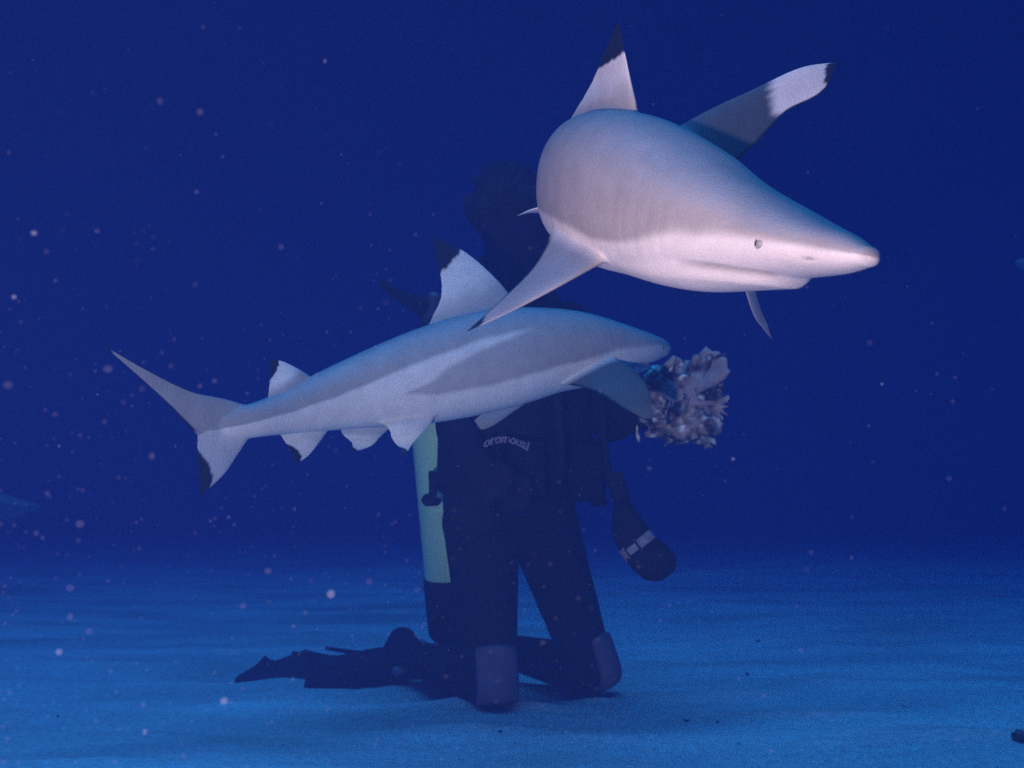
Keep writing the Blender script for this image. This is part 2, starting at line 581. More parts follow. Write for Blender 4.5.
def caudal(S, bend=0.0, tipblack=.52, low=1.0, aft=0.0, slim=1.0):
    P = lambda s, u, l=0.0: S.pt(s, u, l)
    up = ([P(.765, .016), P(.81, .030), P(.874, .049, bend * .4), P(.942, .082, bend * .7), P(.994, .111, bend)],
          [P(.86, -.012), P(.880, .006), P(.908, .035, bend * .4), P(.946, .070, bend * .7), P(.994, .111, bend)])
    lo = ([P(.775, -.016), P(.80, -.030), P(.834 + aft * .5, -.051 * low), P(.862 + aft * .8, -.062 * low), P(.884 + aft, -.068 * low)],
          [P(.870, .004), P(.875, -.016), P(.878 + aft * .5, -.035 * low), P(.882 + aft * .8, -.050 * low), P(.884 + aft, -.068 * low)])

    lo = (lo[0], [a_ + (b_ - a_) * slim for a_, b_ in zip(lo[0], spread_points(lo[1], len(lo[0])))])

    def pu(t, c, w):
        col = np.broadcast_to(np.array((.30, .28, .28)), t.shape + (3,)).astype(float)
        edge = np.clip(sstep(.93, .97, c) * sstep(.15, .25, t) + sstep(.06, .03, c) * sstep(.35, .5, t) + sstep(.93, .96, t), 0, 1)
        return lerp3(col, np.broadcast_to(BLACK, t.shape + (3,)), edge)

    def pl(t, c, w):
        col = np.broadcast_to(np.array((.50, .47, .47)), t.shape + (3,)).astype(float)
        edge = np.clip(sstep(tipblack, tipblack + .06, t + (c - .5) * .5 + w * .04) + sstep(.9, .95, c) * sstep(.3, .4, t), 0, 1)
        return lerp3(col, np.broadcast_to(BLACK, t.shape + (3,)), edge)
    return [S.fin(up[0], up[1], .016, pu, sink=.03, flare=.006), S.fin(lo[0], lo[1], .014, pl, sink=.02, flare=.004)]


def dorsal1(S, hf=1.0, ds=0.0):
    P = lambda s, u, l=0.0: S.pt(s + ds, .066 + (u - .066) * hf, l)
    LE = [P(.275, .066), P(.298, .108), P(.325, .145), P(.352, .172), P(.385, .190)]
    TE = [P(.435, .060), P(.398, .100), P(.388, .130), P(.388, .160), P(.385, .190)]
    return S.fin(LE, TE, .019, pig_fin(np.array((.36, .34, .34)), .10, .42, .64, 0.0, .13), flare=.022)


def dorsal2(S):
    P = lambda s, u, l=0.0: S.pt(s, u, l)
    return S.fin([P(.635, .032), P(.665, .050), P(.69, .062), P(.716, .069)], [P(.735, .020), P(.726, .036), P(.720, .052), P(.716, .069)],
                 .012, pig_fin(np.array((.36, .34, .34)), .05, .3, .64, 0.0, .30), flare=.010)


def anal(S):
    P = lambda s, u, l=0.0: S.pt(s, u, l)
    return S.fin([P(.625, -.034), P(.650, -.048), P(.675, -.060), P(.702, -.066)], [P(.725, -.020), P(.714, -.034), P(.706, -.050), P(.702, -.066)],
                 .012, pig_fin(np.array((.55, .52, .52)), .05, .3, .66, 0.0, .5), flare=.008)


def pelvic(S, side, out=0.075, down=-0.085, ds=0.0):
    P = lambda s, u, l=0.0: S.pt(s + ds, u, l * side)
    return S.fin([P(.455, -.048, .028), P(.485, -.064, .036), P(.510, (-.064 + down) * .5 - .004, out * .7), P(.532, down, out)],
                 [P(.562, -.040, .020), P(.550, -.052, .030), P(.540, (-.052 + down) * .5, out * .65), P(.532, down, out)],
                 .013, pig_fin(np.array((.46, .44, .44)), .2, .5, .86, 0.0, .12), flare=.010)


def pectoral_std(S, side):
    P = lambda s, u, l=0.0: S.pt(s, u, l * side)
    return S.fin([P(.205, -.035, .060), P(.235, -.052, .115), P(.275, -.070, .165), P(.335, -.092, .205)],
                 [P(.285, -.040, .060), P(.290, -.050, .100), P(.305, -.070, .150), P(.335, -.092, .205)],
                 .020, pig_fin(np.array((.24, .225, .225)), .6, .75, .88, 0.0, .1), flare=.03)


def build_shark(name, S, fins, label, group=None, fine=True, eye_s=0.078):
    ns, nt = (300, 144) if fine else (120, 40)
    V, F, C = S.body(ns, nt)
    bm_o = mesh_obj('shark_body_source', V, F)
    fv, ff, fc = [], [], []
    fins_o = []
    for k, (v, f, c) in enumerate(fins):
        fins_o.append(mesh_obj('shark_fin_source', v, f))
        o = len(fv)
        fv += [tuple(q) for q in v]
        ff += [tuple(i + o for i in g) for g in f]
        fc.append(c)
    for o in [bm_o] + fins_o:
        bm = bmesh.new()
        bm.from_mesh(o.data)
        bmesh.ops.remove_doubles(bm, verts=list(bm.verts), dist=1e-6)
        bmesh.ops.recalc_face_normals(bm, faces=list(bm.faces))
        bm.to_mesh(o.data)
        bm.free()
    tmpc = bpy.data.collections.new('fins_tmp')
    sc.collection.children.link(tmpc)
    for o in fins_o:
        tmpc.objects.link(o)
        COL.objects.unlink(o)
    md = bm_o.modifiers.new('u', 'BOOLEAN')
    md.operation = 'UNION'
    md.operand_type = 'COLLECTION'
    md.collection = tmpc
    md.solver = 'MANIFOLD'
    dg = bpy.context.evaluated_depsgraph_get()
    ev = bm_o.evaluated_get(dg)
    me = bpy.data.meshes.new_from_object(ev)
    bm = bmesh.new()
    bm.from_mesh(me)
    bmesh.ops.remove_doubles(bm, verts=list(bm.verts), dist=2e-5)
    bmesh.ops.triangulate(bm, faces=[f for f in bm.faces if len(f.verts) > 4])
    ok = len(bm.verts) > 0.7 * len(V)
    if not ok:
        print('boolean failed for', name)
        bm.clear()
        vv, f2 = merge((V, F), (fv, ff))
        vs = [bm.verts.new(tuple(q)) for q in vv]
        for g in f2:
            try:
                bm.faces.new([vs[i] for i in g])
            except ValueError:
                pass
        bmesh.ops.recalc_face_normals(bm, faces=list(bm.faces))
    bm.verts.ensure_lookup_table()
    # melt the seam between fins and trunk
    bvb = BVHTree.FromPolygons([tuple(q) for q in V], F)
    bvf = BVHTree.FromPolygons(fv, ff)
    R = 0.016
    W = {}
    for v in bm.verts:
        hf = bvf.find_nearest(v.co, R)
        if hf[0] is None:
            continue
        hb = bvb.find_nearest(v.co, R)
        if hb[0] is None:
            continue
        d = max(hf[3], hb[3])
        W[v.index] = (1 - d / R) ** 1.0
    if ok:
        for it in range(14):
            new = {}
            for i, w in W.items():
                v = bm.verts[i]
                if not v.link_edges:
                    continue
                a = Vector((0, 0, 0))
                for e in v.link_edges:
                    a += e.other_vert(v).co
                a /= len(v.link_edges)
                new[i] = v.co.lerp(a, 0.5 * w)
            for i, c in new.items():
                bm.verts[i].co = c
    # pigment: carried over from the nearest trunk or fin point
    kb = KDTree(len(V))
    for i, q in enumerate(V):
        kb.insert(q, i)
    kb.balance()
    kf = KDTree(len(fv))
    for i, q in enumerate(fv):
        kf.insert(q, i)
    kf.balance()
    FC = np.concatenate(fc)
    cols = np.zeros((len(bm.verts), 3))
    for i, v in enumerate(bm.verts):
        _, ib, _ = kb.find(v.co)
        db = bvb.find_nearest(v.co)[3]
        df = bvf.find_nearest(v.co)[3]
        if df < db or df < 0.0004 and db > 0.001:
            _, jf, _ = kf.find(v.co)
            t = min(1.0, db / 0.02)
            cols[i] = C[ib] * (1 - t) + FC[jf] * t
        else:
            cols[i] = C[ib]
    out = bpy.data.meshes.new(name)
    bm.to_mesh(out)
    bm.free()
    out.polygons.foreach_set('use_smooth', [True] * len(out.polygons))
    a = out.color_attributes.new('pigment', 'FLOAT_COLOR', 'POINT')
    cc = np.ones((len(out.vertices), 4), dtype=np.float32)
    cc[:, :3] = cols
    a.data.foreach_set('color', cc.ravel())
    out.materials.append(M_skin)
    for o in fins_o + [bm_o]:
        bpy.data.objects.remove(o)
    bpy.data.collections.remove(tmpc)
    bpy.data.meshes.remove(me)
    sh = bpy.data.objects.new(name, out)
    COL.objects.link(sh)
    tag(sh, label, 'shark', group)
    for side in (-1, 1):
        prof = spline(ST[:, 0], ST[:, 1:], [eye_s])[0]
        P, T, U, Lf = S.frame(eye_s)
        v_ = -0.05
        c = Vector(P[0] + U[0] * v_ * prof[0] * S.L + Lf[0] * side * prof[2] * S.L * 0.948)
        nrm = Vector(Lf[0] * side)
        r = 0.0052 * S.L
        Ve, Fe = lathe(None, [(-.5 * r, .3 * r), (0, r), (.25 * r, .93 * r), (.42 * r, .72 * r), (.52 * r, .4 * r), (.56 * r, .05 * r)], 16, c, nrm)
        eye = mesh_obj('eye', Ve, Fe, M_eye, sh)
        up_ = Vector(U[0])
        tv = Vector(T[0])
        Vp, Fp = [], []
        for k in range(14):
            w = 2 * math.pi * k / 14
            Vp.append(c + nrm * (.60 * r) + (up_ * math.cos(w) * .50 + tv * math.sin(w) * .16) * r)
            Vp.append(c + nrm * (.38 * r) + (up_ * math.cos(w) * .53 + tv * math.sin(w) * .18) * r)
        Fp = [tuple(range(0, 28, 2))] + [(2 * k, 2 * k + 1, (2 * k + 3) % 28, (2 * k + 2) % 28) for k in range(14)]
        mesh_obj('pupil', Vp, Fp, M_pupil, eye, smooth=False)
    return sh


# --- the near shark, turning past the lens
KA = [0, .05, .1, .2, .3, .4, .5, .6, .7, .8]
PA = [at(876, 258, 1.12), at(828, 252, 1.165), at(777, 241, 1.215), at(692, 218, 1.30), at(632, 197, 1.41),
      at(600, 186, 1.55), at(600, 190, 1.69), at(642, 204, 1.80), at(702, 221, 1.88), at(737, 238, 2.01)]
A = Shark(1.40, KA, PA, [(0, (-.06, -.02, 1)), (.1, (-.08, -.08, 1)), (.25, (-.08, -.30, 1)), (.4, (.05, -.36, 1)), (.6, (0, -.2, 1)), (.8, (.12, .05, 1))], rise=-.15, gain=(.90, .87, .84))
finsA = [dorsal2(A), anal(A), pelvic(A, 1, .05, -.07)] + caudal(A, 0, .95, 1.75, .04, .5)
finsA.append(A.fin([at(640, 122, 1.44), at(631, 84, 1.445), at(625, 54, 1.45), at(618, 22, 1.46)],
                   [at(566, 126, 1.62), at(590, 86, 1.56), at(604, 54, 1.50), at(618, 22, 1.46)],
                   .022, pig_fin(np.array((.40, .38, .375)), .10,   .42, .60, 0.0, .16), flare=.022, sink=.05))
finsA.append(A.fin([at(562, 200, 1.70), at(545, 206, 1.71), at(530, 210, 1.72), at(517, 216, 1.73)],
                   [at(566, 222, 1.78), at(548, 214, 1.77), at(531, 213, 1.76), at(517, 216, 1.73)],
                   .010, pig_fin(np.array((.55, .52, .52)), .2, .5, 1.2), flare=.006, sink=.03))
finsA.append(A.fin([at(622, 250, 1.335), at(566, 282, 1.275), at(514, 310, 1.245), at(466, 332, 1.225)],
                   [at(555, 224, 1.43), at(535, 264, 1.365), at(500, 301, 1.285), at(466, 332, 1.225)],
                   .020, pig_fin(np.array((.28, .262, .26)), .7, .8, .85, .06, .1, np.array((.31, .29, .29))), flare=.034, sink=.05))
finsA.append(A.fin([at(652, 142, 1.42), at(705, 112, 1.46), at(752, 90, 1.485), at(800, 68, 1.51), at(838, 62, 1.53)],
                   [at(728, 170, 1.42), at(757, 142, 1.45), at(786, 112, 1.48), at(822, 92, 1.505), at(838, 62, 1.53)],
                   .018, pig_fin(np.array((.045, .055, .065)), .47, .55, .87, .055, .16, np.array((.64, .62, .62))), flare=.03, sink=.05))  # raised far fin: inner half darkened, the trunk's shadow painted into its grey
build_shark('blacktip_reef_shark', A, finsA, 'large pale shark nearest the lens, head low right, upright black-tipped dorsal fin', 'reef sharks')

# --- the shark passing in front of the diver
KB = [0, .05, .1, .2, .3, .4, .5, .6, .7, .8]
PB = [at(665, 350, 2.67), at(648, 350, 2.605), at(626, 350, 2.545), at(574, 350, 2.45), at(515, 358, 2.37), at(455, 370, 2.295),
      at(395, 384, 2.21), at(338, 398, 2.115), at(287, 412, 2.01), at(237, 424, 1.90)]
B = Shark(1.48, KB, PB, [(0, (0, -.05, 1)), (.3, (0, 0, 1)), (.8, (0, 0, 1))], gain=(1.0, 1.18, 1.14))
finsB = [dorsal1(B), dorsal2(B), anal(B), pelvic(B, 1, .045, -.078, .030), pelvic(B, -1, .035, -.092)] + caudal(B)
finsB.append(B.fin([at(612, 358, 2.40), at(636, 372, 2.34), at(650, 394, 2.28), at(653, 424, 2.24)],
                   [at(562, 384, 2.33), at(595, 391, 2.27), at(626, 410, 2.24), at(653, 424, 2.24)],
                   .024, pig_fin(np.array((.075, .068, .063)), .7, .8, .92, .06, .1, np.array((.10, .092, .088))), flare=.036, sink=.05))
finsB.append(B.fin([at(552, 384, 2.50), at(518, 408, 2.58), at(490, 427, 2.66), at(467, 434, 2.70)],
                   [at(512, 385, 2.44), at(493, 405, 2.52), at(475, 420, 2.62), at(467, 434, 2.70)],
                   .022, pig_fin(np.array((.60, .58, .58)), .3, .5, 1.2, 0, .1), flare=.03, sink=.05))
build_shark('blacktip_reef_shark', B, finsB, 'blue-grey shark gliding across in front of the kneeling diver', 'reef sharks')


# --- two more, barely in view at the edges
def simple_shark(p_nose, p_tail, L, label, up=(0, 0, 1)):
    a, b_ = Vector(p_nose), Vector(p_tail)
    b_ = a + (b_ - a).normalized() * (0.8 * L)
    side = (b_ - a).cross(Vector((0, 0, 1))).normalized()
    K = [0, .2, .4, .6, .8]
    off = [0, -.01, 0, .03, .08]
    S = Shark(L, K, [a.lerp(b_, k / .8) + side * o * L for k, o in zip(K, off)], [(0, up), (.8, up)])
    f = [dorsal1(S), dorsal2(S), anal(S), pelvic(S, 1), pelvic(S, -1), pectoral_std(S, 1), pectoral_std(S, -1)] + caudal(S)
    return build_shark('blacktip_reef_shark', S, f, label, 'reef sharks', fine=False)


simple_shark(at(1016, 262, 5.6), at(1420, 300, 6.4), 1.35, 'dim shark mostly outside the right edge of the picture')
simple_shark(at(40, 507, 6.6), at(-400, 500, 7.6), 1.3, 'faint distant shark snout at the left edge above the sand')

# ------------------------------------------------------------------ the diver
FW = Vector((0.62, -0.79, 0)).normalized()       # the way the diver faces
LT = Vector((0, 0, 1)).cross(FW).normalized()    # the diver's left
UP = Vector((0, 0, 1))


def capsule(p0, r0, p1, r1, n=16, rings=6):
    p0, p1 = Vector(p0), Vector(p1)
    ax = p1 - p0
    L_ = max(ax.length, 1e-5)
    ax = ax / L_
    prof = []
    for i in range(rings):
        w = math.pi / 2 * (1 - i / rings)
        prof.append((-r0 * math.sin(w), max(r0 * math.cos(w), r0 * .02)))
    for i in range(9):
        t = i / 8
        prof.append((L_ * t, r0 + (r1 - r0) * t))
    for i in range(1, rings + 1):
        w = math.pi / 2 * i / rings
        prof.append((L_ + r1 * math.sin(w), max(r1 * math.cos(w), r1 * .02)))
    return lathe(None, prof, n, p0, ax)


def ellip(c, a, b_, d, n=20):
    V, F = [], []
    for i in range(n // 2 + 1):
        w = math.pi * i / (n // 2)
        w = min(max(w, .03), math.pi - .03)
        for k in range(n):
            q = 2 * math.pi * k / n
            V.append(c + a * math.sin(w) * math.cos(q) + b_ * math.sin(w) * math.sin(q) + d * math.cos(w))
    for i in range(n // 2):
        for k in range(n):
            k2 = (k + 1) % n
            F.append((i * n + k, (i + 1) * n + k, (i + 1) * n + k2, i * n + k2))
    F.append(tuple(range(n)))
    F.append(tuple((n // 2) * n + k for k in range(n))[::-1])
    return V, F


def fuse(name, parts, voxel, mat, colf=None, smooth_it=6, parent=None):
    V, F = merge(*parts)
    o = mesh_obj('fuse_tmp', V, F)
    md = o.modifiers.new('r', 'REMESH')
    md.mode = 'VOXEL'
    md.voxel_size = voxel
    md2 = o.modifiers.new('s', 'SMOOTH')
    md2.factor = 0.5
    md2.iterations = smooth_it
    dg = bpy.context.evaluated_depsgraph_get()
    me = bpy.data.meshes.new_from_object(o.evaluated_get(dg))
    bpy.data.objects.remove(o)
    me.name = name
    me.polygons.foreach_set('use_smooth', [True] * len(me.polygons))
    if colf:
        a = me.color_attributes.new('pigment', 'FLOAT_COLOR', 'POINT')
        c = np.ones((len(me.vertices), 4), dtype=np.float32)
        for i, v in enumerate(me.vertices):
            c[i, :3] = colf(v.co)
        a.data.foreach_set('color', c.ravel())
    me.materials.append(mat)
    r = bpy.data.objects.new(name, me)
    COL.objects.link(r)
    if parent:
        r.parent = parent
        r.matrix_parent_inverse = Matrix.Translation(-parent.location)
    return r


hipR, hipL = at(481, 522, 2.77), at(541, 522, 2.92)
kneeR, kneeL = at(491, 684, 2.64), at(591, 671, 2.86)
ankR, ankL = at(409, 655, 3.0), at(487, 646, 3.2)
pelv = at(510, 505, 2.86)
waist = at(514, 450, 2.84)
chest = at(514, 365, 2.84)
neckb = at(510, 300, 2.84)
headc = at(514, 217, 2.80)
shR, shL = at(456, 328, 2.73), at(568, 326, 2.95)
elR, wrR = at(456, 430, 2.64), at(478, 470, 2.55)
elL, wrL = at(610, 424, 2.88), at(656, 410, 2.72)

parts = []
cap = lambda *a: parts.append(capsule(*a))
cap(hipR, .098, kneeR + (kneeR - hipR) * -.04, .064)
cap(hipL, .098, kneeL + (kneeL - hipL) * -.04, .064)
cap(kneeR, .062, kneeR.lerp(ankR, .35) + Vector((0, 0, -.004)), .060)
cap(kneeR.lerp(ankR, .35), .060, ankR, .042)
cap(kneeL, .062, kneeL.lerp(ankL, .35), .060)
cap(kneeL.lerp(ankL, .35), .060, ankL, .042)
BK = -FW
for an, s_ in ((ankR, 1), (ankL, 1)):
    heel = an + UP * .035 + BK * .035
    ball = an + BK * .11 - UP * .045
    cap(an, .043, heel, .040)
    cap(heel, .040, ball, .038)
    cap(an, .043, ball, .036)
for k in (-1, 0, 1):
    cap(pelv + LT * .075 * k, .115, waist + LT * .07 * k, .110)
    cap(waist + LT * .07 * k, .110, chest + LT * .085 * k, .125)
cap(hipR, .10, hipL, .10)
cap(chest + UP * .08, .11, neckb, .062)
cap(shR, .066, shL, .066)
cap(neckb, .074, headc + UP * -.05 - FW * .015, .066)
cap(shR, .068, elR, .050); cap(elR, .049, wrR, .034)
cap(shL, .068, elL, .050); cap(elL, .049, wrL, .034)
HF = Vector((.93, -.36, -.05)).normalized()
HL = Vector((0, 0, 1)).cross(HF).normalized()
# head: skull, jaw, nose, ears
parts.append(ellip(headc + UP * .02 - HF * .01, HL * .080, HF * .100, UP * .112))
parts.append(ellip(headc - UP * .055 + HF * .03, HL * .058, HF * .062, UP * .062))
cap(headc + HF * .098 + UP * .005, .011, headc + HF * .112 - UP * .028, .016)
for s_ in (-1, 1):
    parts.append(ellip(headc + HL * .082 * s_ - UP * .005, HL * .010, HF * .020, UP * .032))


def hand(w, d, palmn, curl, scale=1.0, spread=0.16, fat=1.0):
    """Palm and five fingers from wrist w, pointing along d, palm facing palmn."""
    d = d.normalized()
    palmn = (palmn - d * palmn.dot(d)).normalized()
    lat = d.cross(palmn)
    out = []
    for k in (-1, -.33, .33, 1):
        out.append(capsule(w + lat * .020 * k, .018, w + d * .080 * scale + lat * .031 * k, .014))
    ln = (.066, .078, .074, .058)
    for j, k in enumerate((-1, -.36, .30, .95)):
        p = w + d * .085 * scale + lat * .032 * k
        dirv = (d + lat * spread * k).normalized()
        for q, fr in enumerate((.46, .32, .24)):
            dirv = (Matrix.Rotation(-curl[j] if True else 0, 3, lat) @ dirv).normalized()
            if (dirv - d).dot(palmn) < 0 and q == 0:
                dirv = (Matrix.Rotation(2 * curl[j], 3, lat) @ dirv).normalized()
            p2 = p + dirv * ln[j] * fr * 1.15 * scale
            out.append(capsule(p, (.0108 - .0009 * q) * fat, p2, (.0100 - .0009 * q) * fat, 10, 4))
            p = p2
    p = w + d * .022 - lat * .030
    dirv = (d * .75 - lat * .65 + palmn * .35).normalized()
    for q, fr in enumerate((.040, .034, .026)):
        p2 = p + dirv * fr * scale
        out.append(capsule(p, .0125 - .001 * q, p2, .0115 - .001 * q, 10, 4))
        dirv = (dirv + palmn * .35 + d * .15).normalized()
        p = p2
    return out


parts += hand(wrR, (LT * .8 + FW * .25 - UP * .35), -FW + LT * .2, (.75, .78, .80, .82), .95, .05)
hl_dir = (at(700, 372, 2.68) - wrL)
parts += hand(wrL.lerp(at(700, 372, 2.68), .30), hl_dir, Vector((0.1, .9, -.35)), (.62, .60, .60, .58), 1.0, .12, 1.3)
wr2 = wrL.lerp(at(700, 372, 2.68), .30)
cap(wrL, .034, wr2, .030)


def suit_col(co):
    rel = co - headc
    if rel.length < .16 and rel.dot(HF) > .10 and rel.z < .09 and rel.z > -.11:
        return (.30, .19, .15)
    if (co - wr2).length < .20 and (co - wr2).dot(hl_dir.normalized()) > 0:
        return (.30, .27, .27)
    if (co - wrR).length < .2 and (co - wrR).dot(LT * .8 + FW * .25 - UP * .35) > .0:
        return (.015, .015, .022)
    return (.0125, .0115, .0185)


diver = fuse('person', parts, .0085, M_suit, suit_col, 5)
tag(diver, 'diver in a dark wetsuit kneeling on the sand, facing right behind the sharks', 'person')

# hair: short floating tufts
hv = []
for k in range(420):
    u, w = random.random(), random.random()
    zz = .02 + .98 * u
    a_ = 2 * math.pi * w
    rr = math.sqrt(1 - zz * zz)
    nrm = (HL * math.cos(a_) * rr + HF * math.sin(a_) * rr + UP * zz)
    if nrm.dot(HF) > .55 and zz < .55:
        continue
    base = headc + UP * .02 - HF * .01 + HL * .080 * nrm.dot(HL) + HF * .100 * nrm.dot(HF) + UP * .112 * nrm.dot(UP)
    drift = Vector((random.uniform(-.3, .25), random.uniform(-.3, .3), random.uniform(0, .5)))
    d1 = (nrm + drift * .6).normalized()
    ln = random.uniform(.012, .026) * (1.0 + 0.9 * max(0, noise.noise(nrm * 3.1)))
    p1 = base + d1 * ln * .6
    p2 = base + (d1 + drift * .7).normalized() * ln * 1.15
    hv.append(tube([base - nrm * .006, p1, p2], [.0065, .005, .0008], 5))
hv = hv[::5]
bmh = bmesh.new()
bmesh.ops.create_icosphere(bmh, subdivisions=5, radius=1.0)
bmh.verts.index_update()
hcap = []
for v in bmh.verts:
    q = v.co.normalized()
    front = max(0.0, q.dot(HF) - .35) + max(0.0, -q.z - .35)
    d = 1.0 + .24 * noise.fractal(q * 3.0 + Vector((1.7, 0, .4)), .9, 2.0, 4) + .05 * noise.noise(q * 14) - .5 * front
    hcap.append(headc + UP * .022 - HF * .012 + (HL * .086 * q.dot(HL) + HF * .104 * q.dot(HF) + UP * .112 * q.z) * d)
hv.append((hcap, [tuple(v.index for v in f.verts) for f in bmh.faces]))
bmh.free()
Vh, Fh = merge(*hv)
mesh_obj('hair', Vh, Fh, M_hair, diver)

# dive mask > strap, glass
mk = headc + HF * .098 + UP * .022
Vm, Fm = [], []
for i, (f_, sc_) in enumerate(((-.030, 1.0), (.015, 1.02), (.030, .95), (.030, .80), (.020, .78))):
    for k in range(28):
        w = 2 * math.pi * k / 28
        cx_, cz_ = math.cos(w), math.sin(w)
        cx_ = math.copysign(abs(cx_) ** .6, cx_); cz_ = math.copysign(abs(cz_) ** .6, cz_)
        Vm.append(mk + HL * .080 * cx_ * sc_ + UP * .046 * cz_ * sc_ + HF * (f_ - .035 * cx_ * cx_ * (1 if i == 0 else .4)))
for i in range(4):
    for k in range(28):
        k2 = (k + 1) % 28
        Fm.append((i * 28 + k, i * 28 + k2, (i + 1) * 28 + k2, (i + 1) * 28 + k))
mask = mesh_obj('dive_mask', Vm, Fm, M_rub, diver)
Vg = Vm[4 * 28:5 * 28]
mesh_obj('glass', [v - HF * .001 for v in Vg] + [v - HF * .006 for v in Vg],
         [tuple(range(28)), tuple(range(28, 56))[::-1]] + [(k, 28 + k, 28 + (k + 1) % 28, (k + 1) % 28) for k in range(28)], M_glass, mask, smooth=False)
Vs, Fs = [], []
for k in range(25):
    w = math.pi * (0.02 + 0.96 * k / 24)
    p = headc + UP * (.022 + .01 * math.sin(w)) + HL * math.cos(w) * .092 - HF * (math.sin(w) * .118 - .045)
    for dz, dr in ((-.016, 0), (.016, 0), (.016, .006), (-.016, .006)):
        o_ = (p - headc); o_.z = 0
        Vs.append(p + UP * dz + o_.normalized() * dr)
for k in range(24):
    for q in range(4):
        Fs.append((k * 4 + q, k * 4 + (q + 1) % 4, k * 4 + 4 + (q + 1) % 4, k * 4 + 4 + q))
mesh_obj('strap', Vs, Fs, M_rub, mask, smooth=False)
Vb, Fb = box(at(474, 214, 2.80), Vector((.016, 0, .004)), Vector((0, .02, 0)), Vector((-.004, 0, .022)), .4)
mesh_obj('strap_buckle', Vb, Fb, M_rub, mask)

# vest around the trunk > lettering, pocket, buckle, shoulder strap
Vv, Fv = [], []
NR = 40
rows = [(495, .00, .185, .150), (492, .0, .196, .162), (480, .0, .196, .166), (455, .0, .194, .168), (425, .0, .192, .170), (395, .0, .194, .174),
        (365, .0, .208, .180), (340, .0, .205, .172), (318, .0, .185, .150), (306, .0, .150, .115)]
for i, (py, off, hw, hd) in enumerate(rows):
    c = at(515, py, 2.85)
    for k in range(NR):
        w = 2 * math.pi * k / NR
        cx_, cy_ = math.cos(w), math.sin(w)
        cx_ = math.copysign(abs(cx_) ** .75, cx_); cy_ = math.copysign(abs(cy_) ** .75, cy_)
        puff = 1 + .03 * noise.noise(Vector((cx_ * 3, cy_ * 3, i * .7)))
        Vv.append(c + LT * hw * cx_ * puff + FW * hd * cy_ * puff + UP * .012 * noise.noise(Vector((w * 1.5, 0, 3))))
for i in range(len(rows) - 1):
    for k in range(NR):
        k2 = (k + 1) % NR
        Fv.append((i * NR + k, i * NR + k2, (i + 1) * NR + k2, (i + 1) * NR + k))
Fv.append(tuple(range(NR))[::-1])
Fv.append(tuple((len(rows) - 1) * NR + k for k in range(NR)))
vest = mesh_obj('buoyancy_vest', Vv, Fv, M_vest, diver)
for s_ in (-1, 1):
    pc = at(511, 473, 2.85) + LT * .095 * s_ + FW * .160
    Vp, Fp = box(pc, LT * .062, FW * .018, UP * .075, .7)
    mesh_obj('pocket', Vp, Fp, M_vest, vest)
Vp, Fp = box(at(433, 488, 2.86), Vector((.010, 0, 0)), Vector((0, .014, 0)), Vector((-.002, 0, .045)), .5)
Vq, Fq = capsule(at(428, 500, 2.86), .017, at(436, 501, 2.86), .013)
mesh_obj('side_buckle', *merge((Vp, Fp), (Vq, Fq)), M_rub, vest)
for k, (zz, txt) in enumerate(((0, 'oromoual'),)):
    cu = bpy.data.curves.new('lettering', 'FONT')
    cu.body = txt
    cu.size = .034
    cu.shear = .25
    cu.extrude = .0015
    cu.align_x = 'CENTER'
    lt = bpy.data.objects.new('lettering', cu)
    COL.objects.link(lt)
    dgx = bpy.context.evaluated_depsgraph_get()
    ml = bpy.data.meshes.new_from_object(lt.evaluated_get(dgx))
    bpy.data.objects.remove(lt)
    pos = at(506, 443, 2.85 - .235)
    Rm = Matrix((LT, UP, FW)).transposed()
    # text runs to the diver's left, bent a little as it wraps the chest
    vv = [pos + Rm @ Vector((v.co.x, v.co.y - 6.0 * v.co.x ** 2 * .6, v.co.z)) for v in ml.vertices]
    mesh_obj('lettering', vv, [tuple(p.vertices) for p in ml.polygons], M_print, vest, smooth=False)


# padded collar behind the neck and the inflator hose
cr = smooth_path([at(478, 300, 2.72), at(474, 284, 2.84), at(488, 268, 2.95), at(512, 270, 2.98), at(540, 286, 2.92), at(548, 302, 2.80)], 24)
mesh_obj('collar', *tube(cr, [.022 + .016 * math.sin(math.pi * k / 23) + .004 * noise.noise(Vector((k * .6, 0, 0))) for k in range(24)], 12), M_vest, vest)
ih = smooth_path([at(560, 310, 2.80), at(548, 290, 2.70), at(552, 318, 2.66), at(556, 380, 2.64), at(560, 440, 2.64), at(562, 470, 2.66)], 30)
mesh_obj('inflator_hose', *tube(ih, .013, 10), M_rub, vest)
# knee pads, boots, swim fins
def knee_pad(kn, hip, ank, face):
    d = (kn - hip).normalized()
    fd = (face - d * face.dot(d)).normalized()
    sd = d.cross(fd)
    V, F = [], []
    nu, nv = 13, 15
    for i in range(nv):
        t = -.085 + .155 * i / (nv - 1)
        wrap = max(0.0, t) / .07
        for j in range(nu):
            a_ = (j / (nu - 1) - .5) * 1.75
            r = .071 + .006 * math.cos(a_ * 1.6)
            if abs(j - (nu - 1) / 2) > (nu - 1) / 2 - .1 or i in (0, nv - 1):
                r -= .012
            p = kn + d * (t - .02 * wrap * wrap) + (fd * math.cos(a_) + sd * math.sin(a_)) * r - fd * .022 * wrap ** 2
            V.append(p)
    for i in range(nv - 1):
        for j in range(nu - 1):
            F.append((i * nu + j, i * nu + j + 1, (i + 1) * nu + j + 1, (i + 1) * nu + j))
    o = mesh_obj('knee_pad', V, F, M_pad, diver)
    s = o.modifiers.new('t', 'SOLIDIFY')
    s.thickness = .006
    s.offset = 0
    return o


knee_pad(kneeR, hipR, ankR, FW * .75 + Vector((-.1, -.4, 0)))
knee_pad(kneeL, hipL, ankL, FW * .55 + Vector((.75, 0, 0)))


